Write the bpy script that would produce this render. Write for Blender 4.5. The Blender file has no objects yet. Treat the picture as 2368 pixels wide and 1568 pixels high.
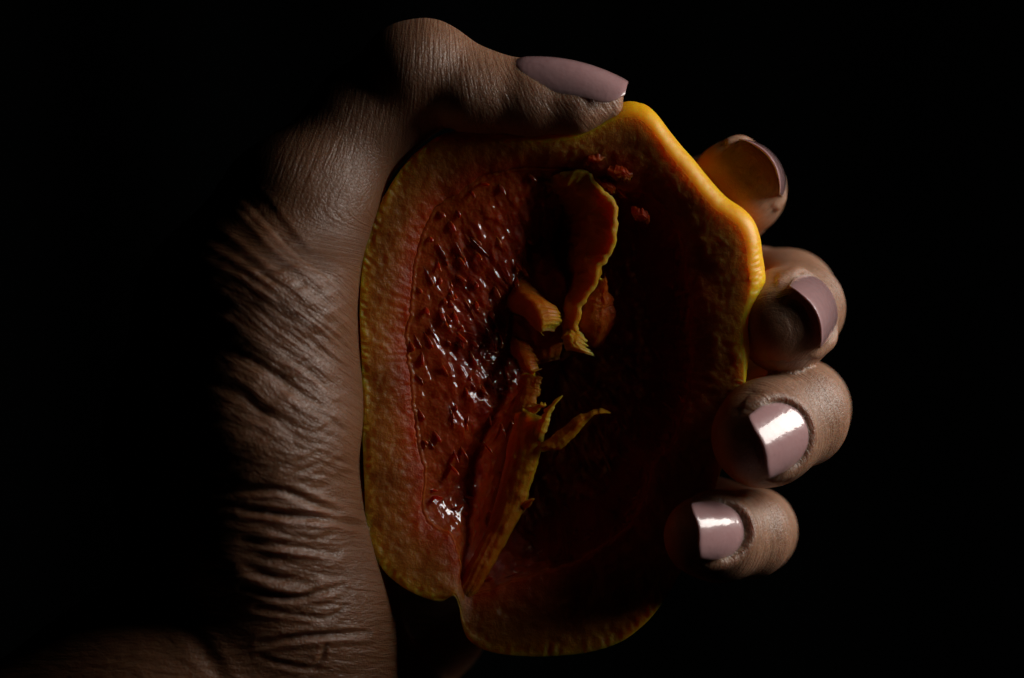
import bpy, math, random
import numpy as np
from mathutils import Vector

# ------------------------------------------------------------------ camera, world, light, exposure
C = bpy.context.scene
MM = 0.001
CAM_D = 350.0                 # mm from the lens to the cut face of the fruit
FRAME_W = 155.0               # mm of the cut plane seen across the frame
PXW, PXH = 2367.0, 1568.0     # the grid in which points were measured on the photograph
K = FRAME_W / PXW

cam = bpy.data.cameras.new("camera")
cam_o = bpy.data.objects.new("camera", cam)
C.collection.objects.link(cam_o)
cam_o.location = (0, -CAM_D * MM, 0)
cam_o.rotation_euler = (math.pi / 2, 0, 0)
cam.sensor_width = 36
cam.lens = 36 * CAM_D / FRAME_W
cam.clip_start = 0.01
cam.clip_end = 20
cam.dof.use_dof = True
cam.dof.focus_distance = (CAM_D + 2) * MM
cam.dof.aperture_fstop = 11
C.camera = cam_o

world = bpy.data.worlds.new("World")
C.world = world
world.use_nodes = True
world.node_tree.nodes["Background"].inputs[0].default_value = (0.55, 0.7, 0.8, 1)
world.node_tree.nodes["Background"].inputs[1].default_value = 0.00015   # a dark room


def area_light(name, loc, aim, sx, sy, power, col):
    l = bpy.data.lights.new(name, 'AREA')
    l.shape = 'RECTANGLE'
    l.size, l.size_y = sx, sy
    l.energy = power
    l.color = col
    o = bpy.data.objects.new(name, l)
    C.collection.objects.link(o)
    o.location = loc
    d = Vector(aim) - Vector(loc)
    o.rotation_euler = d.to_track_quat('-Z', 'Y').to_euler()
    return o


# the window to the right of the hand, a little above it
area_light("window_light", (0.29, -0.006, 0.138), (0.02, 0.0, 0.02), 0.25, 0.16, 1.10, (1.0, 0.955, 0.89))

C.view_settings.view_transform = 'Standard'
C.view_settings.look = 'None'
C.view_settings.exposure = 0
C.view_settings.gamma = 1
C.cycles.use_denoising = True
C.cycles.max_bounces = 8
C.cycles.sample_clamp_indirect = 4


# ------------------------------------------------------------------ helpers
def W(zx, zy, y):
    """photo point at depth y (mm behind the cut plane) -> mm in the scene"""
    f = K * (CAM_D + y) / CAM_D
    return np.array([(zx - PXW / 2) * f, y, (PXH / 2 - zy) * f])


def to_px(p):
    f = K * (CAM_D + p[:, 1]) / CAM_D
    return p[:, 0] / f + PXW / 2, PXH / 2 - p[:, 2] / f


def nrm(v):
    v = np.asarray(v, float)
    return v / np.linalg.norm(v)


def sstep(a, b, x):
    t = np.clip((x - a) / (b - a), 0, 1)
    return t * t * (3 - 2 * t)


_rng = np.random.RandomState(7)
_LAT = _rng.rand(64, 64, 64).astype(np.float32)


def vnoise(x, y, z):
    """smooth value noise, -1..1"""
    xi, yi, zi = np.floor(x).astype(int), np.floor(y).astype(int), np.floor(z).astype(int)
    fx, fy, fz = x - xi, y - yi, z - zi
    fx, fy, fz = [t * t * t * (t * (t * 6 - 15) + 10) for t in (fx, fy, fz)]
    r = 0
    for dx in (0, 1):
        wx = fx if dx else 1 - fx
        for dy in (0, 1):
            wy = fy if dy else 1 - fy
            for dz in (0, 1):
                wz = fz if dz else 1 - fz
                r = r + wx * wy * wz * _LAT[(xi + dx) & 63, (yi + dy) & 63, (zi + dz) & 63]
    return r * 2 - 1


def fbm(x, y, z, o=4, g=0.5):
    a, s, t = 1.0, 0.0, 0.0
    for i in range(o):
        s = s + a * vnoise(x * 2 ** i + 13.1 * i, y * 2 ** i + 7.7 * i, z * 2 ** i + 3.3 * i)
        t += a
        a *= g
    return s / t


def mesh_obj(name, verts, faces, mat, parent=None, smooth=True, attrs=None):
    me = bpy.data.meshes.new(name)
    verts = np.asarray(verts, np.float32) * MM
    faces = np.asarray(faces, np.int32)
    n, m = len(faces), faces.shape[1]
    me.vertices.add(len(verts))
    me.vertices.foreach_set("co", verts.ravel())
    me.loops.add(n * m)
    me.loops.foreach_set("vertex_index", faces.ravel())
    me.polygons.add(n)
    me.polygons.foreach_set("loop_start", np.arange(0, n * m, m, dtype=np.int32))
    me.polygons.foreach_set("loop_total", np.full(n, m, np.int32))
    me.update(calc_edges=True)
    me.polygons.foreach_set("use_smooth", np.full(n, smooth, bool))
    for k, v in (attrs or {}).items():
        v = np.asarray(v, np.float32)
        if v.ndim == 1:
            a = me.attributes.new(k, 'FLOAT', 'POINT')
            a.data.foreach_set("value", v)
        else:
            a = me.attributes.new(k, 'FLOAT_VECTOR', 'POINT')
            a.data.foreach_set("vector", v.ravel())
    me.validate()
    me.materials.append(mat)
    o = bpy.data.objects.new(name, me)
    C.collection.objects.link(o)
    if parent is not None:
        o.parent = parent
    return o


def grid_faces(nu, nv, wrap_u=False, flip=False):
    iu = np.arange(nu if wrap_u else nu - 1)
    iv = np.arange(nv - 1)
    U, V = np.meshgrid(iu, iv, indexing='ij')
    U2 = (U + 1) % nu
    f = np.stack([U * nv + V, U2 * nv + V, U2 * nv + V + 1, U * nv + V + 1], -1).reshape(-1, 4)
    return f[:, ::-1] if flip else f


def spline(pts, n):
    """Catmull-Rom through pts (k x d), n samples"""
    p = np.asarray(pts, float)
    P = np.vstack([2 * p[0] - p[1], p, 2 * p[-1] - p[-2]])
    t = np.linspace(0, len(p) - 1, n)
    i = np.minimum(t.astype(int), len(p) - 2)
    f = (t - i)[:, None]
    a, b, c, d = P[i], P[i + 1], P[i + 2], P[i + 3]
    return 0.5 * (2 * b + (c - a) * f + (2 * a - 5 * b + 4 * c - d) * f ** 2 + (3 * b - a - 3 * c + d) * f ** 3)


# ------------------------------------------------------------------ materials
def new_mat(name):
    m = bpy.data.materials.new(name)
    m.use_nodes = True
    nt = m.node_tree
    b = nt.nodes["Principled BSDF"]
    return m, nt, b


def N(nt, typ, **kw):
    n = nt.nodes.new(typ)
    for k, v in kw.items():
        if k.startswith('i_'):
            k = k[2:]
            key = int(k) if k.isdigit() else k.replace('_', ' ')
            n.inputs[key].default_value = v
        else:
            setattr(n, k, v)
    return n


def ramp(nt, stops, interp='LINEAR'):
    r = nt.nodes.new('ShaderNodeValToRGB')
    r.color_ramp.interpolation = interp
    e = r.color_ramp.elements
    e[0].position, e[0].color = stops[0][0], (*stops[0][1], 1)
    e[1].position, e[1].color = stops[-1][0], (*stops[-1][1], 1)
    for p, c in stops[1:-1]:
        x = e.new(p)
        x.color = (*c, 1)
    return r


def mixc(nt, fac, a, b, mode='MIX'):
    n = nt.nodes.new('ShaderNodeMix')
    n.data_type = 'RGBA'
    n.blend_type = mode
    for sock, v in ((n.inputs[0], fac), (n.inputs[6], a), (n.inputs[7], b)):
        if hasattr(v, 'links'):
            nt.links.new(v, sock)
        elif isinstance(v, tuple):
            sock.default_value = (*v, 1) if len(v) == 3 else v
        else:
            sock.default_value = v
    return n.outputs[2]


def math_n(nt, op, a, b=None, c=None):
    n = nt.nodes.new('ShaderNodeMath')
    n.operation = op
    for i, v in enumerate((a, b, c)):
        if v is None:
            continue
        if hasattr(v, 'links'):
            nt.links.new(v, n.inputs[i])
        else:
            n.inputs[i].default_value = v
    return n.outputs[0]


def obj_coord(nt, scale):
    tc = N(nt, 'ShaderNodeTexCoord')
    mp = N(nt, 'ShaderNodeMapping')
    mp.inputs['Scale'].default_value = scale if isinstance(scale, tuple) else (scale,) * 3
    nt.links.new(tc.outputs['Object'], mp.inputs[0])
    return mp.outputs[0]


def noise_n(nt, vec, scale=1.0, detail=4, rough=0.55, dist=0.0):
    n = N(nt, 'ShaderNodeTexNoise')
    n.inputs['Scale'].default_value = scale
    n.inputs['Detail'].default_value = detail
    n.inputs['Roughness'].default_value = rough
    n.inputs['Distortion'].default_value = dist
    nt.links.new(vec, n.inputs['Vector'])
    return n.outputs['Fac']


def bump_n(nt, h, strength, dist, prev=None):
    b = N(nt, 'ShaderNodeBump')
    b.inputs['Strength'].default_value = strength
    b.inputs['Distance'].default_value = dist
    nt.links.new(h, b.inputs['Height'])
    if prev is not None:
        nt.links.new(prev, b.inputs['Normal'])
    return b.outputs[0]


def make_skin():
    m, nt, b = new_mat("skin")
    v = obj_coord(nt, 1000.0)
    big = noise_n(nt, v, 0.09, 3)
    fine = noise_n(nt, v, 0.9, 4)
    col = mixc(nt, big, (0.25, 0.118, 0.064), (0.335, 0.185, 0.115))
    r2 = ramp(nt, [(0.3, (0.82, 0.8, 0.8)), (0.7, (1.08, 1.06, 1.05))])
    nt.links.new(fine, r2.inputs[0])
    col = mixc(nt, 1.0, col, r2.outputs[0], 'MULTIPLY')
    at = N(nt, 'ShaderNodeAttribute', attribute_name="glow_juice")
    col = mixc(nt, at.outputs['Fac'], col, (0.55, 0.15, 0.012))  # orange light glowing through the fingertips, and juice, painted into the skin colour
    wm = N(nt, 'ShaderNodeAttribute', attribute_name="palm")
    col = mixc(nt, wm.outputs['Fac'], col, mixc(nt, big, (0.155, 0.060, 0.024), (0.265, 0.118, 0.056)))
    nt.links.new(col, b.inputs['Base Color'])
    b.inputs['Subsurface Weight'].default_value = 0.7
    b.inputs['Subsurface Radius'].default_value = (1.0, 0.34, 0.16)
    b.inputs['Subsurface Scale'].default_value = 0.003
    b.inputs['Specular IOR Level'].default_value = 0.65
    rr = ramp(nt, [(0.3, (0.40,) * 3), (0.7, (0.52,) * 3)])
    nt.links.new(fine, rr.inputs[0])
    nt.links.new(rr.outputs[0], b.inputs['Roughness'])
    # creases: noise drawn out along each crease direction
    w = N(nt, 'ShaderNodeAttribute', attribute_name="crease")
    amt = N(nt, 'ShaderNodeAttribute', attribute_name="crease_amt")
    mp = N(nt, 'ShaderNodeMapping')
    mp.inputs['Scale'].default_value = (1.7, 0.22, 1)
    nt.links.new(w.outputs['Vector'], mp.inputs[0])
    n1 = noise_n(nt, mp.outputs[0], 1.0, 3, 0.6, 0.3)
    h1 = math_n(nt, 'MULTIPLY', n1, amt.outputs['Fac'])
    bm = bump_n(nt, h1, 0.8, 0.0007)
    vo = N(nt, 'ShaderNodeTexVoronoi', feature='DISTANCE_TO_EDGE')
    vo.inputs['Scale'].default_value = 1.7
    nt.links.new(v, vo.inputs['Vector'])
    cl = math_n(nt, 'MINIMUM', vo.outputs['Distance'], 0.16)
    bm = bump_n(nt, cl, 0.35, 0.0006, bm)
    nt.links.new(bm, b.inputs['Normal'])
    return m


def make_nail():
    m, nt, b = new_mat("nail_varnish")
    v = obj_coord(nt, 1000.0)
    n1 = noise_n(nt, v, 0.25, 2)
    col = mixc(nt, n1, (0.42, 0.23, 0.235), (0.47, 0.275, 0.275))
    nt.links.new(col, b.inputs['Base Color'])
    b.inputs['Roughness'].default_value = 0.28
    b.inputs['Coat Weight'].default_value = 1.0
    b.inputs['Coat Roughness'].default_value = 0.05
    b.inputs['Subsurface Weight'].default_value = 0.3
    b.inputs['Subsurface Radius'].default_value = (1, 0.6, 0.5)
    b.inputs['Subsurface Scale'].default_value = 0.001
    n2 = noise_n(nt, v, 0.55, 2)
    bm = bump_n(nt, n2, 0.11, 0.0008)
    nt.links.new(bm, b.inputs['Coat Normal'])
    nt.links.new(bm, b.inputs['Normal'])
    return m


def make_rind():
    """t: 0 = outer peel, 0..1 across the cut from peel edge to the pulp"""
    m, nt, b = new_mat("rind")
    v = obj_coord(nt, 1000.0)
    at = N(nt, 'ShaderNodeAttribute', attribute_name="t")
    n1 = noise_n(nt, v, 0.35, 5, 0.65)
    n0 = noise_n(nt, v, 0.11, 3, 0.5)
    t = math_n(nt, 'ADD', at.outputs['Fac'], math_n(nt, 'MULTIPLY', math_n(nt, 'SUBTRACT', n1, 0.5), 0.30))
    r = ramp(nt, [(0.0, (0.82, 0.43, 0.005)), (0.06, (0.74, 0.31, 0.008)), (0.16, (0.62, 0.25, 0.02)), (0.32, (0.48, 0.175, 0.026)), (0.55, (0.48, 0.155, 0.020)), (0.76, (0.48, 0.10, 0.011)), (0.93, (0.50, 0.075, 0.01)), (1.0, (0.46, 0.045, 0.006))])
    nt.links.new(t, r.inputs[0])
    face = math_n(nt, 'GREATER_THAN', at.outputs['Fac'], 0.02)
    mott = ramp(nt, [(0.3, (0.62, 0.5, 0.42)), (0.65, (1.1, 1.08, 1.05))])
    nt.links.new(n0, mott.inputs[0])
    col = mixc(nt, math_n(nt, 'MULTIPLY', face, 0.8), r.outputs[0], mott.outputs[0], 'MULTIPLY')
    nt.links.new(col, b.inputs['Base Color'])
    b.inputs['Subsurface Weight'].default_value = 1.0
    b.inputs['Subsurface Radius'].default_value = (1.0, 0.42, 0.05)
    b.inputs['Subsurface Scale'].default_value = 0.006
    b.inputs['Roughness'].default_value = 0.42
    b.inputs['Specular IOR Level'].default_value = 0.35
    # oil glands on the peel, fibres on the cut
    vo = N(nt, 'ShaderNodeTexVoronoi', feature='SMOOTH_F1')
    vo.inputs['Scale'].default_value = 0.75
    nt.links.new(v, vo.inputs['Vector'])
    n3 = noise_n(nt, v, 1.6, 4, 0.7)
    n4 = noise_n(nt, v, 0.6, 3, 0.6)
    hp = math_n(nt, 'MULTIPLY', vo.outputs['Distance'], 0.2)
    hf = math_n(nt, 'ADD', math_n(nt, 'MULTIPLY', n3, 0.55), n4)
    mx = nt.nodes.new('ShaderNodeMix')
    nt.links.new(face, mx.inputs[0])
    nt.links.new(hp, mx.inputs[2])
    nt.links.new(hf, mx.inputs[3])
    bm = bump_n(nt, mx.outputs[0], 0.4, 0.0009)
    nt.links.new(bm, b.inputs['Normal'])
    return m


def make_pulp(name, c0, c1, coat=0.8, sss=0.7, edge=False):
    m, nt, b = new_mat(name)
    v = obj_coord(nt, 1000.0)
    n0 = noise_n(nt, v, 0.22, 4, 0.6)
    rp = ramp(nt, [(0.3, c0), (0.7, c1)])
    nt.links.new(n0, rp.inputs[0])
    colr = rp.outputs[0]
    if edge:                                    # paler where the pulp runs into the white of the rind
        at = N(nt, 'ShaderNodeAttribute', attribute_name="t")
        te = math_n(nt, 'ADD', at.outputs['Fac'], math_n(nt, 'MULTIPLY', math_n(nt, 'SUBTRACT', n0, 0.5), 0.25))
        er = ramp(nt, [(0.0, (1, 1, 1)), (0.3, (0, 0, 0))])
        nt.links.new(te, er.inputs[0])
        cw = ramp(nt, [(0.01, (0, 0, 0)), (0.12, (1, 1, 1))])
        nt.links.new(at.outputs['Fac'], cw.inputs[0])
        nt.links.new(cw.outputs[0], b.inputs['Coat Weight'])
        colr = mixc(nt, er.outputs[0], colr, (0.47, 0.075, 0.006))
    nt.links.new(colr, b.inputs['Base Color'])
    b.inputs['Subsurface Weight'].default_value = sss
    b.inputs['Subsurface Radius'].default_value = (1, 0.2, 0.06)
    b.inputs['Subsurface Scale'].default_value = 0.005
    b.inputs['Roughness'].default_value = 0.5
    b.inputs['Specular IOR Level'].default_value = 0.2
    b.inputs['Coat Weight'].default_value = coat
    b.inputs['Coat Roughness'].default_value = 0.05
    b.inputs['Coat IOR'].default_value = 1.9
    n1 = noise_n(nt, v, 0.7, 2, 0.5)
    bm = bump_n(nt, n1, 0.4, 0.0012)
    nt.links.new(bm, b.inputs['Normal'])
    bc = bump_n(nt, noise_n(nt, v, 0.45, 1, 0.4), 0.35, 0.0012)
    nt.links.new(bc, b.inputs['Coat Normal'])
    return m


def make_membrane():
    m, nt, b = new_mat("membrane")
    v = obj_coord(nt, 1000.0)
    at = N(nt, 'ShaderNodeAttribute', attribute_name="t")
    n0 = noise_n(nt, v, 0.4, 4, 0.65)
    t = math_n(nt, 'ADD', at.outputs['Fac'], math_n(nt, 'MULTIPLY', math_n(nt, 'SUBTRACT', n0, 0.5), 0.5))
    r = ramp(nt, [(0.0, (0.42, 0.035, 0.004)), (0.45, (0.62, 0.15, 0.008)), (0.75, (0.80, 0.32, 0.012)), (1.0, (0.78, 0.46, 0.08))])
    nt.links.new(t, r.inputs[0])
    nt.links.new(r.outputs[0], b.inputs['Base Color'])
    b.inputs['Subsurface Weight'].default_value = 0.8
    b.inputs['Subsurface Radius'].default_value = (1, 0.4, 0.1)
    b.inputs['Subsurface Scale'].default_value = 0.0032
    b.inputs['Specular IOR Level'].default_value = 0.2
    b.inputs['Roughness'].default_value = 0.4
    b.inputs['Coat Weight'].default_value = 0.12
    b.inputs['Coat Roughness'].default_value = 0.15
    n1 = noise_n(nt, v, 1.3, 4, 0.65)
    bm = bump_n(nt, n1, 0.4, 0.001)
    nt.links.new(bm, b.inputs['Normal'])
    return m


def make_cloth():
    m, nt, b = new_mat("dark_cloth")
    v = obj_coord(nt, (30.0, 30.0, 6.0))
    n0 = noise_n(nt, v, 1.0, 4)
    col = mixc(nt, n0, (0.0009, 0.0013, 0.0014), (0.0018, 0.0028, 0.0030))
    nt.links.new(col, b.inputs['Base Color'])
    b.inputs['Roughness'].default_value = 0.95
    b.inputs['Specular IOR Level'].default_value = 0.1
    return m


M_SKIN, M_NAIL, M_RIND = make_skin(), make_nail(), make_rind()
M_PULP = make_pulp("red_pulp", (0.26, 0.008, 0.001), (0.50, 0.055, 0.003), 1.0, 0.85, True)
M_SAC = make_pulp("juice_sac", (0.28, 0.009, 0.001), (0.52, 0.06, 0.004), 1.0)
M_MEMB, M_CLOTH = make_membrane(), make_cloth()

# ------------------------------------------------------------------ backdrop (a dark cloth hung well behind)
nx, nz = 160, 6
gx = np.linspace(-700, 700, nx)
gz = np.linspace(-520, 520, nz)
GX, GZ = np.meshgrid(gx, gz, indexing='ij')
GY = 620 + 26 * np.sin(GX / 47 + 0.4 * np.sin(GX / 90)) + 14 * np.sin(GX / 19 + GZ / 400) + 10 * vnoise(GX / 60, GZ / 300, GX * 0)
bd = mesh_obj("backdrop", np.stack([GX, GY, GZ], -1).reshape(-1, 3), grid_faces(nx, nz), M_CLOTH)
bd["kind"] = "structure"
bd["label"] = "black cloth backdrop with faint hanging folds behind the hand"

# ------------------------------------------------------------------ the fruit
fruit = bpy.data.objects.new("fruit_half", None)
C.collection.objects.link(fruit)
fruit["label"] = "hollow cut half of an orange fruit with red pulp, held in the hand"
fruit["category"] = "fruit"

CX, CY = 1300.0, 840.0
OUT = [(1425, 237), (1458, 229), (1492, 236), (1520, 258), (1552, 300), (1582, 337), (1608, 366), (1642, 408), (1682, 452),
       (1722, 480), (1747, 508), (1761, 545), (1768, 592), (1774, 640), (1768, 682), (1757, 722), (1747, 780), (1738, 850),
       (1728, 905), (1712, 960), (1694, 1020), (1670, 1090), (1644, 1160), (1616, 1230), (1588, 1300), (1556, 1360), (1520, 1415),
       (1482, 1455), (1432, 1490), (1360, 1513), (1280, 1522), (1200, 1522), (1130, 1512), (1085, 1488), (1066, 1450),
       (1060, 1412), (1050, 1385), (1040, 1384), (1018, 1396), (980, 1388), (932, 1366), (884, 1326), (853, 1272), (841, 1215),
       (836, 1100), (832, 1000), (832, 900), (829, 800), (827, 710), (832, 620), (845, 550), (866, 490), (900, 424),
       (940, 368), (985, 327), (1030, 303), (1100, 293), (1200, 291), (1280, 286), (1340, 273), (1390, 252)]
INN = [(1330, 396), (1390, 420), (1440, 440), (1500, 448), (1552, 492), (1585, 570), (1602, 680), (1603, 780), (1596, 870),
       (1580, 960), (1556, 1040), (1526, 1085), (1502, 1140), (1462, 1208), (1402, 1262), (1335, 1308), (1255, 1332), (1180, 1350),
       (1120, 1372), (1082, 1372), (1066, 1345), (1062, 1318), (1052, 1285), (1040, 1245), (1005, 1222), (982, 1180), (985, 1095),
       (962, 1040), (950, 960), (941, 900), (935, 840), (931, 780), (940, 700), (946, 640), (957, 580), (985, 520),
       (1010, 470), (1058, 436), (1120, 404), (1200, 388), (1270, 392)]


def polar(pts, th):
    p = np.array(pts, float)
    pp = np.vstack([p[-3:], p, p[:3]])
    s = spline(pp, 40 * len(pp))
    a = np.arctan2(CY - s[:, 1], s[:, 0] - CX)
    r = np.hypot(s[:, 0] - CX, s[:, 1] - CY)
    o = np.argsort(a)
    return np.interp(th, a[o], r[o], period=2 * np.pi)


NT = 1100
TH = np.linspace(-np.pi, np.pi, NT, endpoint=False)
RO = polar(OUT, TH) * K
RI = polar(INN, TH) * K
ct, st = np.cos(TH), np.sin(TH)
c0x, c0z = (CX - PXW / 2) * K, (PXH / 2 - CY) * K


def plane_y(x):
    return -0.035 * (x - c0x)          # the cut turns a little to the left


rag = 0.35 * fbm(ct * 9, st * 9, ct * 0 + 2, 3) + 0.30 * fbm(ct * 40, st * 40, ct * 0 + 5, 2)
RI = RI + rag * 0.7 + 0.9 * fbm(ct * 3, st * 3, ct * 0 + 8, 2)
low = 1 - sstep(-0.30, 0.30, st)
right = (1 - low) * sstep(-0.1, 0.6, ct * 0.8 + st * 0.55)       # how far the peel side turns to the camera
EDGE = 0.35 + 2.5 * right                              # peel roll seen from the front
DEPTH = 31.0

rows, tv = [], []
# outside: pole at the back -> widest -> rolled edge
for s in np.linspace(0.0, 1.0, 60):
    a = s * np.pi / 2
    r = RO * np.sin(a) ** 0.85 if s > 0 else RO * 0.0
    lump = 1 + 0.02 * fbm(ct * 2.2, st * 2.2, ct * 0 + s * 2.5, 3) * np.sin(a)
    if s > 0.9:
        lump = 1 + (lump - 1) * (1 - s) / 0.1
    rows.append((r * lump * (1 - 0.045 * low), 4.0 + (DEPTH - 4) * np.cos(a) ** 0.9, np.zeros(NT)))
for s in np.linspace(0.1, 1.0, 12):
    a = s * np.pi / 2
    pit = 0.55 * np.exp(-((TH - 0.41) / 0.13) ** 2) * np.abs(vnoise(TH * 75, TH * 0 + s * 5, TH * 0 + 2)) * np.sin(a)
    rows.append(((RO - pit - EDGE * (1 - np.cos(a))) * (1 - 0.045 * low * (1 - np.sin(a))), 4.0 - 4.0 * np.sin(a) ** 1.0 * np.ones(NT), np.zeros(NT) + 0.02 * (s > .9)))
# the cut: from the peel edge inwards, falling towards the pulp
RE = RO - EDGE
nf = 46
for i, s in enumerate(np.linspace(0.03, 1.0, nf)):
    r = RE + (RI - RE) * s
    px, pz = r * ct, r * st
    fall = 0.25 * s + 1.9 * s ** 2.0
    rough = 0.30 * fbm(px * 0.28, pz * 0.28, px * 0 + 1, 3) + 0.16 * fbm(px * 1.1, pz * 1.1, px * 0 + 9, 3)
    tick = 0.22 * (1 - 0.8 * right) * np.exp(-((s - 0.07) / 0.06) ** 2) * vnoise(TH * 60, TH * 0 + 3, TH * 0 + 4)
    rows.append((r, fall + (rough * np.minimum(1, s * (8 - 5.5 * right)) + tick), np.full(NT, 0.03 + 0.97 * s)))
# the inside of the shell, behind the pulp lining
lwr = sstep(0.2, -0.75, ct * 0.95 - 0.25 * st)
for s in np.linspace(0.1, 1.0, 24):
    a = s * np.pi / 2
    rows.append((RI * np.cos(a) ** 0.8 if s < 1 else RI * 0.0, 2.7 + (21.5 - 2.5 * lwr) * np.sin(a) ** (1.0 + 0.0 * s), np.ones(NT)))
P, T = [], []
for r, y, t in rows:
    x = c0x + r * ct
    P.append(np.stack([x, y + plane_y(x) * np.clip(1 - y / 40, 0, 1), c0z + r * st], -1))
    T.append(t)
P = np.stack(P, 1).reshape(-1, 3)
T = np.stack(T, 1).ravel()
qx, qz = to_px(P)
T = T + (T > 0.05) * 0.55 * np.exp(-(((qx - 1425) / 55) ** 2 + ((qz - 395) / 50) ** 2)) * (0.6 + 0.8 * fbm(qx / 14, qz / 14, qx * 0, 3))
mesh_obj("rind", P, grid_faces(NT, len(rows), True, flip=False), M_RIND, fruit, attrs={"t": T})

# pulp lining of the cavity
NP_ = 900
th = np.linspace(-np.pi, np.pi, NP_, endpoint=False)
ri = np.interp(th, TH, RI, period=2 * np.pi)
c1, s1 = np.cos(th), np.sin(th)
prow = []
ns = 90
for j in range(ns + 1):
    s = max(0, j - 1) / (ns - 1)
    a = s * np.pi / 2
    lw = sstep(0.2, -0.75, c1 * 0.95 - 0.25 * s1)          # the left wall runs in at a gentle slope
    r = (ri - 0.3 * (s < 0.02)) * ((1 - lw) * np.cos(a) ** 0.62 + lw * (1 - s) if s < 1 else np.zeros_like(ri))
    y = 2.55 + 20.0 * np.sin(a) ** 0.9 * (1 - lw) + lw * (5.0 * s + 10.0 * s ** 3)
    if j == 0:                                             # tucked under the lip of the rind
        r, y = r + 1.2, y + 0.25
    x, z = c0x + r * c1, c0z + r * s1
    yy = y + 0 * x
    # juice sacs: lumps drawn out towards the middle of the fruit
    l1 = fbm(x * 0.55 + z * 0.25, yy * 0.5, z * 0.28 - x * 0.1, 3)
    l2 = 1 - np.abs(vnoise(x * 0.9 + z * 0.5 + 5, yy * 0.8, z * 0.4 - x * 0.25))
    d = (0.8 * l1 + 0.32 * l2) * sstep(0.0, 0.12, s)
    nx_, nz_, ny_ = -c1 * np.cos(a), -s1 * np.cos(a), -np.sin(a)
    x2, z2, y2 = x + nx_ * d, z + nz_ * d, yy + ny_ * d
    prow.append(np.stack([x2, y2 + plane_y(x2) * np.clip(1 - y2 / 40, 0, 1), z2], -1))
PP = np.stack(prow, 1)
mesh_obj("pulp", PP.reshape(-1, 3), grid_faces(NP_, ns + 1, True), M_PULP, fruit,
         attrs={"t": np.tile(np.concatenate([[0.0], np.linspace(0, 1, ns)]), NP_)})

# juice sacs left standing on the pulp: drop-shaped, wet
rs = np.random.RandomState(3)
vs, fs = [], []
base = 0
SU, SV = 7, 8
for i in range(420):
    ti = rs.randint(NP_)
    # mostly on the lit left wall and top
    side = -math.cos(th[ti]) * 0.9 + 0.35 * math.sin(th[ti])
    if rs.rand() > 0.25 + 0.75 * max(0, side):
        continue
    si = int(ns * (0.05 + 0.80 * rs.rand() ** 1.3))
    p = PP[ti, min(si, ns - 1)]
    cen = np.array([c0x, 14, c0z])
    nrm_ = nrm(cen - p)
    ax = nrm(np.array([0.45 + 0.2 * rs.randn(), -0.25 + 0.3 * rs.randn(), -0.8 + 0.25 * rs.randn()]))
    if p[2] < -20:
        ax = nrm(np.array([0.9, -0.3 + 0.2 * rs.randn(), 0.1 + .3 * rs.randn()]))
    bx = nrm(np.cross(ax, nrm_))
    cx = np.cross(bx, ax)
    L = 0.8 + 1.5 * rs.rand() ** 1.5
    w = 0.30 + 0.32 * rs.rand()
    for u in range(SU):
        a = math.pi * u / (SU - 1)
        rr = math.sin(a) * (0.7 + 0.5 * math.cos(a))
        for v_ in range(SV):
            q = 2 * math.pi * v_ / SV
            vs.append(p + nrm_ * w * 0.05 + ax * L * math.cos(a) + bx * w * rr * math.cos(q) + cx * 0.55 * w * rr * math.sin(q))
    for u in range(SU - 1):
        for v_ in range(SV):
            a0, a1 = base + u * SV + v_, base + u * SV + (v_ + 1) % SV
            fs.append((a0, a1, a1 + SV, a0 + SV))
    base += SU * SV
sac = mesh_obj("juice_sac", np.array(vs), np.array(fs), M_SAC, fruit)
sac["kind"] = "stuff"


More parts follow.
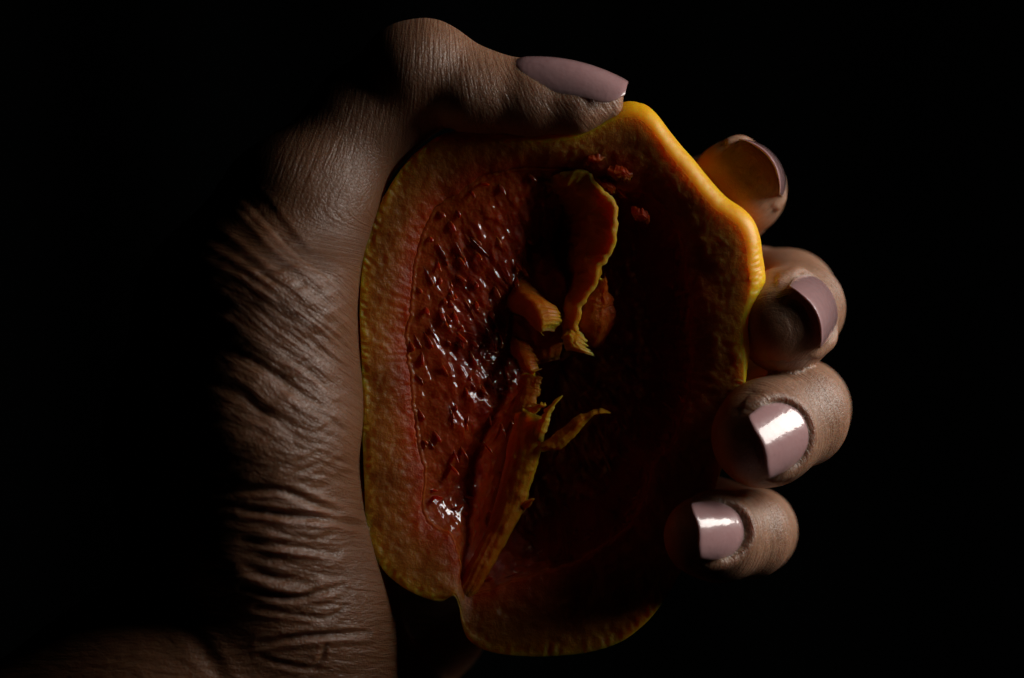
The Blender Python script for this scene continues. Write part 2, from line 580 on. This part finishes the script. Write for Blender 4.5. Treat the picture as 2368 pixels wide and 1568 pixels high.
def sheet(name, left, right, mat=None, nu=90, nv=36, thick=0.35, bulge=0.0, t0=0.2, t1=0.9, tl=0.0, ragr=0.4, ragl=0.4, seed=0, wav=0.5, parent=None, tp=1.5, tap=2.5, crest=0.0):
    """a torn skin of fruit between two guide lines (photo x, photo y, depth), with real thickness"""
    A = spline([W(*p) for p in left], nu)
    B = spline([W(*p) for p in right], nu)
    u = np.linspace(0, 1, nu)
    v = np.linspace(0, 1, nv)
    dirs = B - A
    ln = np.linalg.norm(dirs, axis=1, keepdims=True) + 1e-6
    jr = (fbm(u * 9 + seed, u * 0 + seed, u * 0, 4) * ragr + np.abs(vnoise(u * 40 + seed, u * 0, u * 0 + seed)) * ragr * 0.6)[:, None]
    jl = (fbm(u * 14 + seed + 9, u * 0 + seed, u * 0, 4) * ragl)[:, None]
    B = B + dirs / ln * jr
    A = A - dirs / ln * jl
    S = A[:, None] * (1 - v)[None, :, None] + B[:, None] * v[None, :, None]
    tang = np.gradient(S, axis=0)
    acr = np.gradient(S, axis=1)
    n = np.cross(tang, acr)
    n /= np.linalg.norm(n, axis=-1, keepdims=True) + 1e-9
    n *= np.where(n[..., 1:2] > 0, -1, 1)
    U, V = np.meshgrid(u, v, indexing='ij')
    off = bulge * 4 * V * (1 - V) + wav * fbm(S[..., 0] * 0.35 + seed, S[..., 2] * 0.35, S[..., 1] * 0.2, 4) \
        + 0.25 * wav * vnoise(V * 9 + seed, U * 3, U * 0 + seed)
    S = S + n * off[..., None]
    cr = crest * np.exp(-((V - 0.88) / 0.09) ** 2) * (0.8 + 0.35 * vnoise(U * 12 + seed, V * 4, U * 0))
    th_ = cr + thick * (0.35 + 0.65 * np.sin(np.pi * np.clip(V * 0.9 + 0.05, 0, 1))) * np.sqrt(np.clip(np.sin(np.pi * (0.005 + 0.99 * U)) * tap, 0.004, 1))
    th_ = th_ * np.clip(np.sin(np.pi * (0.005 + 0.99 * U)) * 4, 0.05, 1)
    F = S + n * th_[..., None] * 0.5
    Bk = S - n * th_[..., None] * 0.5
    ring = np.concatenate([F, Bk[:, ::-1]], axis=1)
    k = ring.shape[1]
    ring = np.concatenate([ring, ring[:, :1]], axis=1)[:, :k]
    verts = ring.reshape(-1, 3)
    iu, iv = np.meshgrid(np.arange(nu - 1), np.arange(k), indexing='ij')
    jv = (iv + 1) % k
    f = np.stack([iu * k + iv, iu * k + jv, (iu + 1) * k + jv, (iu + 1) * k + iv], -1).reshape(-1, 4)
    tt = t0 + (t1 - t0) * V ** tp + tl * U
    tt = np.concatenate([tt, tt[:, ::-1]], axis=1).ravel()
    return mesh_obj(name, verts, f, mat or M_MEMB, parent or fruit, attrs={"t": tt})


# upper dividing membrane, torn along its free edge
sheet("membrane", [(1215, 396, 9), (1230, 470, 19), (1250, 540, 22), (1262, 620, 22), (1280, 700, 20), (1305, 780, 12)],
      [(1300, 388, 2.6), (1350, 402, 1.9), (1396, 445, 1.2), (1420, 482, 0.8), (1410, 562, 1.0), (1374, 650, 2.2), (1344, 725, 3.5), (1330, 800, 4.5)],
      thick=0.9, bulge=1.6, t0=0.08, t1=0.85, seed=1, wav=1.3, ragr=0.3, nv=60, nu=120, tp=1.8, crest=1.9)
# red remains of the same wall, to the right of its edge
sheet("membrane", [(1384, 640, 4), (1352, 700, 5), (1338, 750, 6), (1345, 790, 8)], [(1392, 636, 4), (1412, 690, 6.5), (1420, 735, 7), (1392, 800, 9)],
      thick=1.1, bulge=1.2, t0=0.45, t1=0.05, seed=22, wav=0.7, ragr=0.5, ragl=0.4, tap=1.2, nu=70)
# pale torn tip
sheet("pulp_flap", [(1306, 760, 6), (1300, 785, 4), (1310, 812, 3)], [(1345, 768, 5), (1352, 795, 3.5), (1366, 822, 3)],
      thick=0.8, bulge=0.6, t0=0.6, t1=0.95, seed=4, wav=0.5, ragr=0.7, nu=40, nv=20)
# red wall of a torn segment behind the tongue
sheet("membrane", [(1128, 610, 10), (1132, 700, 10), (1160, 790, 10), (1200, 850, 10)], [(1262, 560, 9), (1300, 640, 7.5), (1312, 730, 7), (1296, 830, 8)],
      thick=1.2, bulge=1.2, t0=0.0, t1=0.3, seed=51, wav=1.0, ragr=0.6, ragl=0.6, tap=1.2, nv=50)
# yellow tongue of pulp
sheet("pulp_flap", [(1208, 600, 14), (1170, 655, 12), (1165, 700, 9), (1215, 742, 5.5), (1256, 778, 4)],
      [(1222, 598, 13), (1240, 652, 10), (1262, 700, 6.5), (1287, 722, 4), (1284, 765, 3)],
      thick=2.2, bulge=2.0, t0=0.0, t1=0.22, tl=0.55, seed=6, wav=0.3, ragr=0.7, ragl=0.6, tap=1.0, nu=70)
# small red flap under it
sheet("pulp_flap", [(1180, 775, 11), (1182, 812, 9), (1205, 850, 6), (1236, 872, 4.5)], [(1196, 770, 10), (1226, 800, 7), (1238, 835, 5), (1250, 856, 4)],
      thick=1.3, bulge=1.0, t0=0.0, t1=0.2, tl=0.4, seed=8, wav=0.35, tap=1.05, ragr=0.5, nu=60, nv=26)
# lower dividing membrane rising from the notch
sheet("membrane", [(1040, 1378, 3.2), (1092, 1290, 4.5), (1132, 1205, 6), (1162, 1105, 7), (1182, 1005, 7), (1198, 935, 7)],
      [(1092, 1384, 3.2), (1150, 1290, 3.5), (1200, 1198, 4), (1232, 1100, 4), (1252, 1030, 3.5), (1262, 965, 3)],
      thick=1.0, bulge=1.2, t0=0.15, t1=0.5, tl=0.4, seed=11, wav=0.5, ragr=0.25, crest=0.7, nu=110)
sheet("membrane", [(1205, 862, 8), (1195, 905, 7.5), (1185, 960, 7)], [(1252, 872, 6), (1244, 905, 5.5), (1228, 955, 4.5)],
      thick=0.9, bulge=0.7, t0=0.1, t1=0.4, tl=0.2, seed=41, wav=0.6, ragr=0.4, ragl=0.4, tap=1.2, nu=50, nv=24)
# its torn spikes
sheet("strand", [(1232, 1008, 3.4), (1246, 975, 2.6), (1262, 945, 2), (1300, 913, 1.2)],
      [(1252, 1022, 3.2), (1266, 985, 2.4), (1278, 945, 1.8), (1303, 914, 1.2)], thick=0.9, bulge=0.4, t0=0.7, t1=0.9, seed=14, wav=0.35, ragr=0.22, nu=50, nv=14)
sheet("strand", [(1200, 985, 5.5), (1212, 955, 5), (1240, 935, 4), (1262, 932, 3.4)],
      [(1222, 1000, 5), (1228, 968, 4.5), (1246, 948, 3.8), (1264, 936, 3.4)], thick=0.8, bulge=0.3, t0=0.6, t1=0.8, seed=15, wav=0.35, ragr=0.22, nu=50, nv=14)
sheet("strand", [(1250, 1025, 3.4), (1288, 1000, 2.6), (1330, 966, 2), (1372, 948, 1.6), (1412, 951, 1.4)],
      [(1252, 1046, 3.4), (1300, 1034, 3), (1338, 998, 2.4), (1376, 957, 1.8), (1412, 954, 1.4)], thick=0.7, bulge=0.7, t0=0.45, t1=0.7, seed=16, wav=0.5, ragr=0.22, nu=70, nv=18)
sheet("strand", [(1190, 1170, 5), (1210, 1160, 4), (1236, 1150, 3.2)], [(1196, 1190, 5), (1214, 1176, 4), (1238, 1154, 3.2)],
      thick=0.6, bulge=0.3, t0=0.5, t1=0.5, seed=17, wav=0.3, ragr=0.3, nu=30, nv=12)
# crumbs of pulp torn open in the upper rim
for i, (a_, b_, c_) in enumerate([((1345, 345), (1390, 332), 26), ((1350, 372), (1402, 360), 18), ((1405, 395), (1462, 405), 26),
                                  ((1462, 488), (1500, 505), 26), ((1385, 408), (1420, 438), 20)]):
    y_ = 1.3 if i < 3 else 2.2
    sheet("pulp_flap", [(a_[0], a_[1] - c_ * .4, y_ + .5), ((a_[0] + b_[0]) / 2, (a_[1] + b_[1]) / 2 - c_ * .6, y_ - .4), (b_[0], b_[1] - c_ * .3, y_ + .4)],
          [(a_[0], a_[1] + c_ * .4, y_ + .6), ((a_[0] + b_[0]) / 2, (a_[1] + b_[1]) / 2 + c_ * .5, y_ + .2), (b_[0], b_[1] + c_ * .3, y_ + .6)],
          thick=0.8, bulge=0.5, t0=0.0, t1=0.35, seed=30 + i, wav=0.6, ragr=0.6, nu=36, nv=18)

# ------------------------------------------------------------------ the hand: one continuous surface grown round its bones
class Bone:
    """tapered bone p1->p2; w widens it across, with n the direction of its back"""
    def __init__(s, p1, r1, p2, r2, n=None, w=1.0, t=1.0):
        s.p1, s.p2, s.r1, s.r2, s.w, s.t = np.array(p1, float), np.array(p2, float), r1, r2, w, t
        s.a = s.p2 - s.p1
        s.L = np.linalg.norm(s.a)
        s.a = s.a / s.L
        n = np.array([0.3, 0.2, 0.9]) if n is None else np.array(n, float)
        n = n - s.a * (n @ s.a)
        s.n = n / np.linalg.norm(n)
        s.b = np.cross(s.a, s.n)
        m = max(r1, r2) * max(w, t, 1)
        s.lo = np.minimum(s.p1, s.p2) - m
        s.hi = np.maximum(s.p1, s.p2) + m

    def d(s, p):
        q = p - s.p1
        u = q @ s.a
        x = q @ s.b / s.w
        y = q @ s.n / s.t
        h = np.hypot(x, y)
        # round cone
        bb = (s.r1 - s.r2) / s.L
        aa = math.sqrt(max(1e-6, 1 - bb * bb))
        k = -h * bb + u * aa
        d1 = np.hypot(h, u) - s.r1
        d2 = np.hypot(h, u - s.L) - s.r2
        dm = h * aa + u * bb - s.r1
        return np.where(k < 0, d1, np.where(k > aa * s.L, d2, dm))


def smin(a, b, k):
    h = np.clip(0.5 + 0.5 * (b - a) / k, 0, 1)
    return b * (1 - h) + a * h - k * h * (1 - h)


def chain(pts, n=None, w=1.0, t=1.0):
    """pts: (px, py, depth, r)"""
    out = []
    for a, b in zip(pts[:-1], pts[1:]):
        out.append(Bone(W(*a[:3]), a[3], W(*b[:3]), b[3], n, w, t))
    return out


n_thumb = nrm((0.22, -0.40, 0.89))
n_index = nrm((0.80, -0.10, 0.60))
n_middle = nrm((0.86, -0.24, 0.42))
n_ring = nrm((0.56, -0.80, 0.12))
n_little = nrm((0.56, -0.78, 0.24))

PALM = (
    chain([(950, 205, 3, 7.5), (846, 270, 4.5, 7.0), (705, 470, 2, 9.4), (606, 700, 0, 12.8), (600, 1000, -1, 13.4), (602, 1240, 0, 13.0), (640, 1400, 4, 15.0)])
    + chain([(640, 480, 8, 9), (520, 720, 14, 13), (480, 1000, 15, 15), (500, 1250, 15, 15)])
    + chain([(645, 1418, 7, 16), (405, 1705, 5, 24), (40, 2030, 2, 30)], n=(0, -1, 0), t=0.8)
    + chain([(640, 1400, 6, 15), (725, 1640, 9, 13.5)])
    + chain([(640, 1400, 10, 16), (800, 1720, 26, 17), (960, 1830, 48, 15)])
    + chain([(650, 620, 14, 9.0), (1080, 580, 48, 11), (1200, 640, 52, 11), (1200, 900, 52, 11), (1150, 1150, 48, 12), (960, 1420, 46, 13)])
    + chain([(600, 900, 8, 16), (1000, 800, 48, 13)])
    + chain([(620, 1200, 10, 16), (1000, 1150, 48, 14), (1080, 900, 50, 13)])
)
THUMB = (
    chain([(945, 175, 3, 7.9), (985, 160, 2.5, 7.2)], n=(0, 0, 1), w=1.05)
    + chain([(975, 165, 2.5, 7.4), (1120, 212, 1.5, 5.7)], n=n_thumb, w=1.2)
    + chain([(1090, 214, 1.5, 5.6), (1230, 226, 1.5, 5.2), (1330, 235, 0.8, 4.3), (1408, 240, 0.3, 2.1)], n=n_thumb, w=1.35)
)
INDEX = (
    chain([(1080, 520, 48, 10), (1480, 500, 57, 8.4), (1680, 460, 46, 7.8), (1708, 440, 31, 7.2)])
    + chain([(1712, 438, 31, 7.1), (1704, 430, 20, 7.0), (1701, 429, 14.5, 6.8)], n=n_index, w=1.0)
)
MIDDLE = (
    chain([(1200, 640, 52, 10.5), (1600, 660, 60, 9.0), (1822, 690, 38, 7.8), (1846, 710, 23, 7.3)])
    + chain([(1841, 712, 20, 7.1), (1816, 740, 9, 7.1), (1804, 756, 3.5, 6.7)], n=n_middle, w=1.08)
)
RING = (
    chain([(1200, 900, 52, 10), (1650, 900, 56, 8.8), (1850, 945, 34, 7.8), (1850, 958, 8, 7.3)])
    + chain([(1846, 962, 6, 7.1), (1774, 1000, -0.8, 7.0), (1746, 1017, -3.2, 6.5)], n=n_ring, w=1.1)
)
LITTLE = (
    chain([(1150, 1150, 48, 9.5), (1560, 1180, 52, 7.8), (1740, 1228, 30, 6.8), (1732, 1234, 6, 6.3)])
    + chain([(1730, 1236, 4, 6.1), (1662, 1240, -1.6, 6.0), (1620, 1242, -4.2, 5.5)], n=n_little, w=1.08)
)
FINGERS = [INDEX, MIDDLE, RING, LITTLE]


def group_d(bones, p, k):
    D = np.full(len(p), 60.0)
    for b in bones:
        m = np.all((p > b.lo - 8) & (p < b.hi + 8), axis=1)
        if m.any():
            D[m] = smin(D[m], b.d(p[m]), k)
    return D


def hand_d(p):
    palm = group_d(PALM, p, 6.0)
    th_ = group_d(THUMB, p, 2.2)
    f = np.full(len(p), 60.0)
    for g in FINGERS:
        f = smin(f, group_d(g, p, 2.2), 0.35)
    return smin(smin(palm, th_, 1.6), f, 3.0)


LO, HI, H = np.array([-108., -46, -92]), np.array([62., 82, 58]), 0.85
dims = np.ceil((HI - LO) / H).astype(int)
gx, gy, gz = [LO[i] + H * np.arange(dims[i]) for i in range(3)]
G = np.empty(dims, np.float32)
for i in range(0, dims[0], 8):
    X, Y, Z = np.meshgrid(gx[i:i + 8], gy, gz, indexing='ij')
    G[i:i + 8] = hand_d(np.stack([X, Y, Z], -1).reshape(-1, 3)).reshape(X.shape)
for ax in range(3):
    for e in (0, -1):
        sl = [slice(None)] * 3
        sl[ax] = e
        G[tuple(sl)] = np.maximum(G[tuple(sl)], 0.4)


def surface_nets(D, lo, h):
    ins = D < 0
    sh = np.array(D.shape) - 1
    acc = np.zeros((*sh, 3), np.float32)
    cnt = np.zeros(sh, np.float32)
    idx = [(i, j, k) for i in (0, 1) for j in (0, 1) for k in (0, 1)]

    def sub(A, o):
        return A[o[0]:o[0] + sh[0], o[1]:o[1] + sh[1], o[2]:o[2] + sh[2]]
    for a in idx:
        for ax in range(3):
            if a[ax]:
                continue
            b = list(a)
            b[ax] = 1
            da, db = sub(D, a), sub(D, b)
            cr = (da < 0) != (db < 0)
            t = np.where(cr, da / np.where(cr, da - db, 1), 0)
            for c in range(3):
                acc[..., c] += np.where(cr, a[c] + (t if c == ax else 0), 0)
            cnt += cr
    act = cnt > 0
    vid = np.full(sh, -1, np.int64)
    vid[act] = np.arange(act.sum())
    cell = np.argwhere(act)
    v = lo + h * (cell + acc[act] / cnt[act][:, None])
    faces = []
    for ax in range(3):
        o = [(ax + 1) % 3, (ax + 2) % 3]
        s1 = [slice(None)] * 3
        s2 = [slice(None)] * 3
        s1[ax], s2[ax] = slice(0, -1), slice(1, None)
        ch = ins[tuple(s1)] != ins[tuple(s2)]
        e = np.argwhere(ch)
        e = e[(e[:, o[0]] > 0) & (e[:, o[1]] > 0) & (e[:, o[0]] < sh[o[0]]) & (e[:, o[1]] < sh[o[1]])]
        q = []
        for d0, d1 in ((1, 1), (0, 1), (0, 0), (1, 0)):
            c = e.copy()
            c[:, o[0]] -= d0
            c[:, o[1]] -= d1
            q.append(vid[c[:, 0], c[:, 1], c[:, 2]])
        q = np.stack(q, 1)
        fl = ~ins[e[:, 0], e[:, 1], e[:, 2]]
        q[fl] = q[fl][:, ::-1]
        faces.append(q)
    return v, np.concatenate(faces)


def subdivide(v, f):
    e = np.stack([f, np.roll(f, -1, 1)], -1).reshape(-1, 2)
    e.sort(axis=1)
    key = e[:, 0].astype(np.int64) * len(v) + e[:, 1]
    uq, first, inv = np.unique(key, return_index=True, return_inverse=True)
    mid = 0.5 * (v[e[first, 0]] + v[e[first, 1]])
    cen = v[f].mean(1)
    n0, n1 = len(v), len(v) + len(mid)
    em = (inv.reshape(-1, 4) + n0)
    c = np.arange(len(f)) + n1
    out = [np.stack([f[:, i], em[:, i], c, em[:, i - 1]], 1) for i in range(4)]
    return np.concatenate([v, mid, cen]), np.concatenate(out)


HV, HF = surface_nets(G, LO, H)
HV, HF = subdivide(HV, HF)
inner = np.all((HV > LO + 2 * H) & (HV < HI - 2.5 * H), axis=1)


def grad(p, e=0.05):
    d0 = hand_d(p)
    g = np.stack([hand_d(p + e * np.eye(3)[i]) - d0 for i in range(3)], -1) / e
    return d0, g


for it in range(2):
    d0, g = grad(HV[inner])
    HV[inner] -= g * (d0 / np.maximum((g * g).sum(1), 0.15))[:, None]
_, g = grad(HV)
HN = g / np.maximum(np.linalg.norm(g, axis=1, keepdims=True), 1e-6)

# --- nails: frame, footprint and curved surface
def march(p, n):
    t = 0.0
    for _ in range(60):
        d = hand_d((p + n * t)[None])[0]
        t += -d * 0.8
        if abs(d) < 1e-3:
            break
    return t


class Nail:
    def __init__(s, p_base, p_tip, n, back, front, half, rv, ru, lift=0.0, taper=0.8, sink=0.15, rnd=0.10, lip=0.6):
        s.lip = lip
        s.rnd = rnd
        s.a = nrm(p_tip - p_base)
        n = np.array(n, float)
        n = n - s.a * (n @ s.a)
        s.n = n / np.linalg.norm(n)
        s.b = np.cross(s.a, s.n)
        m = 0.5 * (p_base + p_tip)
        s.c = m + s.n * (march(m, s.n) + lift)
        s.back, s.front, s.half, s.rv, s.ru, s.taper, s.sink = back, front, half, rv, ru, taper, sink

    def hgt(s, u, v):
        v = np.clip(v, -s.rv * 0.98, s.rv * 0.98)
        return np.sqrt(s.rv ** 2 - v * v) - s.rv - u * u / (2 * s.ru)

    def width(s, u):
        """half width at u (-back .. front)"""
        x = (u + s.back) / (s.front + s.back)
        w = s.half * np.where(x < 0.38, np.sqrt(np.clip(1 - ((0.38 - x) / 0.38) ** 2.2, 0, 1)), 1)
        y = np.clip((x - 0.45) / 0.55, 0, 1)
        w = w * (1 - (1 - s.taper) * y ** 1.5)
        e = np.clip((x - 1 + s.rnd) / s.rnd, 0, 1)
        return w * np.sqrt(np.clip(1 - (0.62 + (0.18 if s.rnd > 0.2 else 0)) * e ** 2.2, 0, 1))

    def foot(s, u, v):
        """signed distance-like: <0 inside the footprint"""
        x = np.clip(u, -s.back, s.front)
        du = np.maximum(np.maximum(-s.back - u, u - s.front), 0)
        dv = np.abs(v) - s.width(x)
        # near the cuticle use an elliptic measure
        r = np.where(u < -0.2 * s.back, 1, 0)
        uc = -s.back + 0.38 * (s.front + s.back)
        el = (np.hypot((u - uc) / (uc + s.back), v / s.half) - 1) * min(s.half, uc + s.back)
        return np.where(u < uc, el, np.where(du > 0, np.hypot(du, np.maximum(dv, 0)), dv))

    def local(s, p):
        q = p - s.c
        return q @ s.a, q @ s.b, q @ s.n

    def mesh(s, name, parent):
        nu, nv = 56, 40
        uu = -s.back + (s.front + s.back) * (0.5 - 0.5 * np.cos(np.linspace(0.02, np.pi - 0.02, nu)))
        vv = np.linspace(-1, 1, nv)
        U, V = np.meshgrid(uu, vv, indexing='ij')
        Vw = V * s.width(U)
        x = (U + s.back) / (s.front + s.back)
        hh = s.hgt(U, Vw)
        edge = np.clip((1 - np.abs(V)) / 0.15, 0, 1)
        thk = 0.34
        top = hh + 0.10 * np.sqrt(edge) - 0.05
        top = top - 0.35 * np.clip((0.10 - x) / 0.10, 0, 1) ** 2 - 0.10 * np.clip((x - 0.95) / 0.05, 0, 1) ** 2
        bot = top - thk * (0.4 + 0.6 * edge)

        def pos(h):
            return s.c + U[..., None] * s.a + Vw[..., None] * s.b + h[..., None] * s.n
        ring = np.concatenate([pos(top), pos(bot)[:, ::-1]], axis=1)
        k = ring.shape[1]
        iu, iv = np.meshgrid(np.arange(nu - 1), np.arange(k), indexing='ij')
        jv = (iv + 1) % k
        f = np.stack([iu * k + iv, iu * k + jv, (iu + 1) * k + jv, (iu + 1) * k + iv], -1).reshape(-1, 4)
        caps = []
        for i in (0, nu - 1):
            q = [(i * k + j, i * k + j + 1, i * k + k - 2 - j, i * k + k - 1 - j) for j in range(nv - 1)]
            caps += [x_ if i else x_[::-1] for x_ in q]
        f = np.concatenate([f, np.array(caps)])
        return mesh_obj(name, ring.reshape(-1, 3), f, M_NAIL, parent)


NAILS = [
    Nail(W(1188, 226, 1.5), W(1400, 264, 0.5), n_thumb, 7.8, 9.6, 5.2, 5.6, 27, lift=1.45, taper=0.92, rnd=0.2, lip=0.08),
    Nail(W(1710, 434, 24), W(1704, 430, 14), n_index, 5.0, 14.0, 5.6, 7.1, 150, lift=0.15, taper=0.92),
    Nail(W(1831, 726, 14), W(1806, 753, 3), n_middle, 5.4, 11.2, 5.6, 7.1, 120, lift=0.1, taper=0.92),
    Nail(W(1762, 1008, -1.5), W(1700, 1042, -6.5), n_ring, 5.8, 5.6, 5.3, 6.6, 60, lift=0.75, taper=0.90, rnd=0.16),
    Nail(W(1628, 1238, -2.5), W(1568, 1240, -7), n_little, 5.0, 5.8, 4.5, 5.6, 50, lift=0.65, taper=0.88, rnd=0.16),
]
for nl in NAILS:
    near = np.linalg.norm(HV - nl.c, axis=1) < 16
    u, v, h = nl.local(HV[near])
    fd = nl.foot(u, v)
    ok = (h > -5.0) * sstep(-0.1, 0.45, HN[near] @ nl.n)
    fdl = nl.foot(np.minimum(u, nl.front - 0.1), v)
    tgt = nl.hgt(u, v) - nl.sink
    beyond = sstep(nl.front - 0.9, nl.front + 0.4, u)
    up = np.clip(tgt - h, 0, 1.3) * (1 - sstep(-0.5, 0.15, fd)) * (1 - beyond)
    dn = np.minimum(tgt - h, 0) * (1 - sstep(-0.5, 0.15, fdl)) * (1 - sstep(nl.front - 0.5, nl.front + 4.0, u))
    dh = (up + dn) * ok
    lip = nl.lip * (1 - 0.5 * sstep(-0.2, -0.8, u / nl.back)) * np.exp(-((fd - 0.75) / 0.75) ** 2) * ok * (1 - sstep(nl.front - 6.0, nl.front - 0.5, u)) * sstep(-0.45, 0.0, fd)
    groove = -0.0 * fd
    HV[near] += nl.n * dh[:, None] + HN[near] * lip[:, None]

# --- skin folds of the ball of the thumb, and knuckle creases
px, py = to_px(HV)
front = sstep(0.25, -0.35, HN[:, 1])                      # side of the hand that faces out of the palm
m_ = lambda y0: np.interp(y0, [300, 520, 600, 700, 800, 900, 1000, 1080, 1150, 1250, 1340, 1450, 1568], [2.6, 1.7, 1.15, 0.95, 0.75, 0.66, 0.55, 0.40, 0.16, 0.12, 0.10, 0.02, 0.0])
y0 = py.copy()
for _ in range(14):
    y0 = 0.5 * y0 + 0.5 * (py - m_(y0) * (px - 830))
along = (px - 830)
env = sstep(380, 640, px) * (1 - sstep(735, 838, px)) * sstep(630, 740, y0) * (1 - sstep(1330, 1480, py))
warp = 14 * fbm(px / 140, py / 140, px * 0 + 4, 2)
f1 = vnoise((y0 + warp) / 19, along / 190, px * 0 + 3)
f2 = vnoise((y0 + warp) / 10, along / 120, px * 0 + 8)
ridge = 1 - np.abs(f1) * 2
f3 = vnoise((py * 0.9 + px * 0.42 + warp) / 12, (px - py * 0.4) / 70, px * 0 + 21)
fold = 0.50 * f1 + 0.30 * f2 + 0.12 * ridge + 0.26 * f3
disp = fold * env * front * 0.68


def crease(pts, wid, depth):
    """a pressed line along a guide on the skin"""
    s = spline(np.array(pts, float), 60)
    lo, hi = s.min(0) - 5 * wid, s.max(0) + 5 * wid
    sel = np.where((px > lo[0]) & (px < hi[0]) & (py > lo[1]) & (py < hi[1]) & (front > 0.02))[0]
    if not len(sel):
        return
    q = np.stack([px[sel], py[sel]], -1)
    d2 = np.full(len(sel), 1e9)
    tt = np.zeros(len(sel))
    for i, a in enumerate(s):
        dd = ((q - a) ** 2).sum(1)
        b = dd < d2
        d2[b] = dd[b]
        tt[b] = i / 59
    g_ = np.exp(-d2 / wid ** 2) - 0.45 * np.exp(-((np.sqrt(d2) - 2.0 * wid) / wid) ** 2)
    disp[sel] -= depth * g_ * np.sin(np.pi * np.clip(tt * 0.96 + 0.02, 0, 1)) ** 0.5 * front[sel]


crease([(560, 1180), (700, 1192), (760, 1200), (840, 1216)], 8, 0.75)
crease([(500, 1140), (640, 1132), (740, 1170), (800, 1190)], 8, 0.55)
crease([(560, 1250), (680, 1264), (780, 1280)], 8, 0.45)
crease([(560, 1360), (640, 1378), (700, 1380), (790, 1355)], 7, 0.75)
crease([(590, 1408), (680, 1420), (760, 1428), (800, 1400)], 6, 0.5)
crease([(600, 1490), (680, 1474), (760, 1468), (850, 1462)], 7, 0.8)
crease([(420, 1440), (462, 1490), (505, 1560), (535, 1620)], 18, 0.3)
crease([(700, 1560), (740, 1530), (752, 1490)], 6, 0.35)
crease([(600, 1520), (680, 1540), (760, 1550)], 6, 0.35)
crease([(560, 1310), (640, 1335), (720, 1345)], 10, 0.6)
HV += HN * disp[:, None]

# crease coordinates for the fine lines: x across a line, y along it (mm)
cu = (y0 * 0.55 + warp * 0.3) * K
cv = along * K
amt = 0.95 * front * sstep(480, 600, py)
# thumb: steep fine lines round the proximal bone, slanting on the tip
tmask = 1 - sstep(480, 640, py + 0.0 * px)
ang = np.interp(px, [700, 900, 1000, 1150, 1400], [1.95, 1.75, 1.60, 1.18, 1.0])   # direction of a line, from +x, downwards
lx, ly = np.cos(ang), np.sin(ang)
tu = (-ly * (px - 900) + lx * (py - 300)) * K
tvv = (lx * (px - 900) + ly * (py - 300)) * K
cu = cu * (1 - tmask) + tu * tmask
cv = cv * (1 - tmask) + tvv * tmask
amt = np.maximum(amt, tmask * (0.42 + 0.3 * fbm(HV[:, 0] / 9, HV[:, 1] / 9, HV[:, 2] / 9, 2)))
fing = px > 1500
glow_juice = np.zeros(len(HV))
for (ch, n_) in ((INDEX, n_index), (MIDDLE, n_middle), (RING, n_ring), (LITTLE, n_little)):
    b = ch[-2]
    dd = np.min([np.abs(x.d(HV)) for x in ch[-3:]], axis=0)
    sel = fing & (dd < 2.5)
    q = HV[sel] - b.p1
    cu[sel] = q @ b.a
    cv[sel] = q @ b.b
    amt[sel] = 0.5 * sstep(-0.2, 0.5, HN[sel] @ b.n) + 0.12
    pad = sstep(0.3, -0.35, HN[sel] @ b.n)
    glow_juice[sel] = 0.95 * pad  # painted glow and juice cover the pads and lighten their dark hollows
print("hand verts", len(HV), "faces", len(HF))
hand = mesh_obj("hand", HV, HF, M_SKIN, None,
                attrs={"crease": np.stack([cu, cv, cu * 0], -1), "crease_amt": amt, "glow_juice": glow_juice,
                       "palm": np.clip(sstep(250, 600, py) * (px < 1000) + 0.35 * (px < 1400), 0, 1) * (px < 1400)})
hand["label"] = "left hand with glossy mauve nails gripping the cut orange fruit"
hand["category"] = "hand"
for nl in NAILS:
    nl.mesh("fingernail", hand)
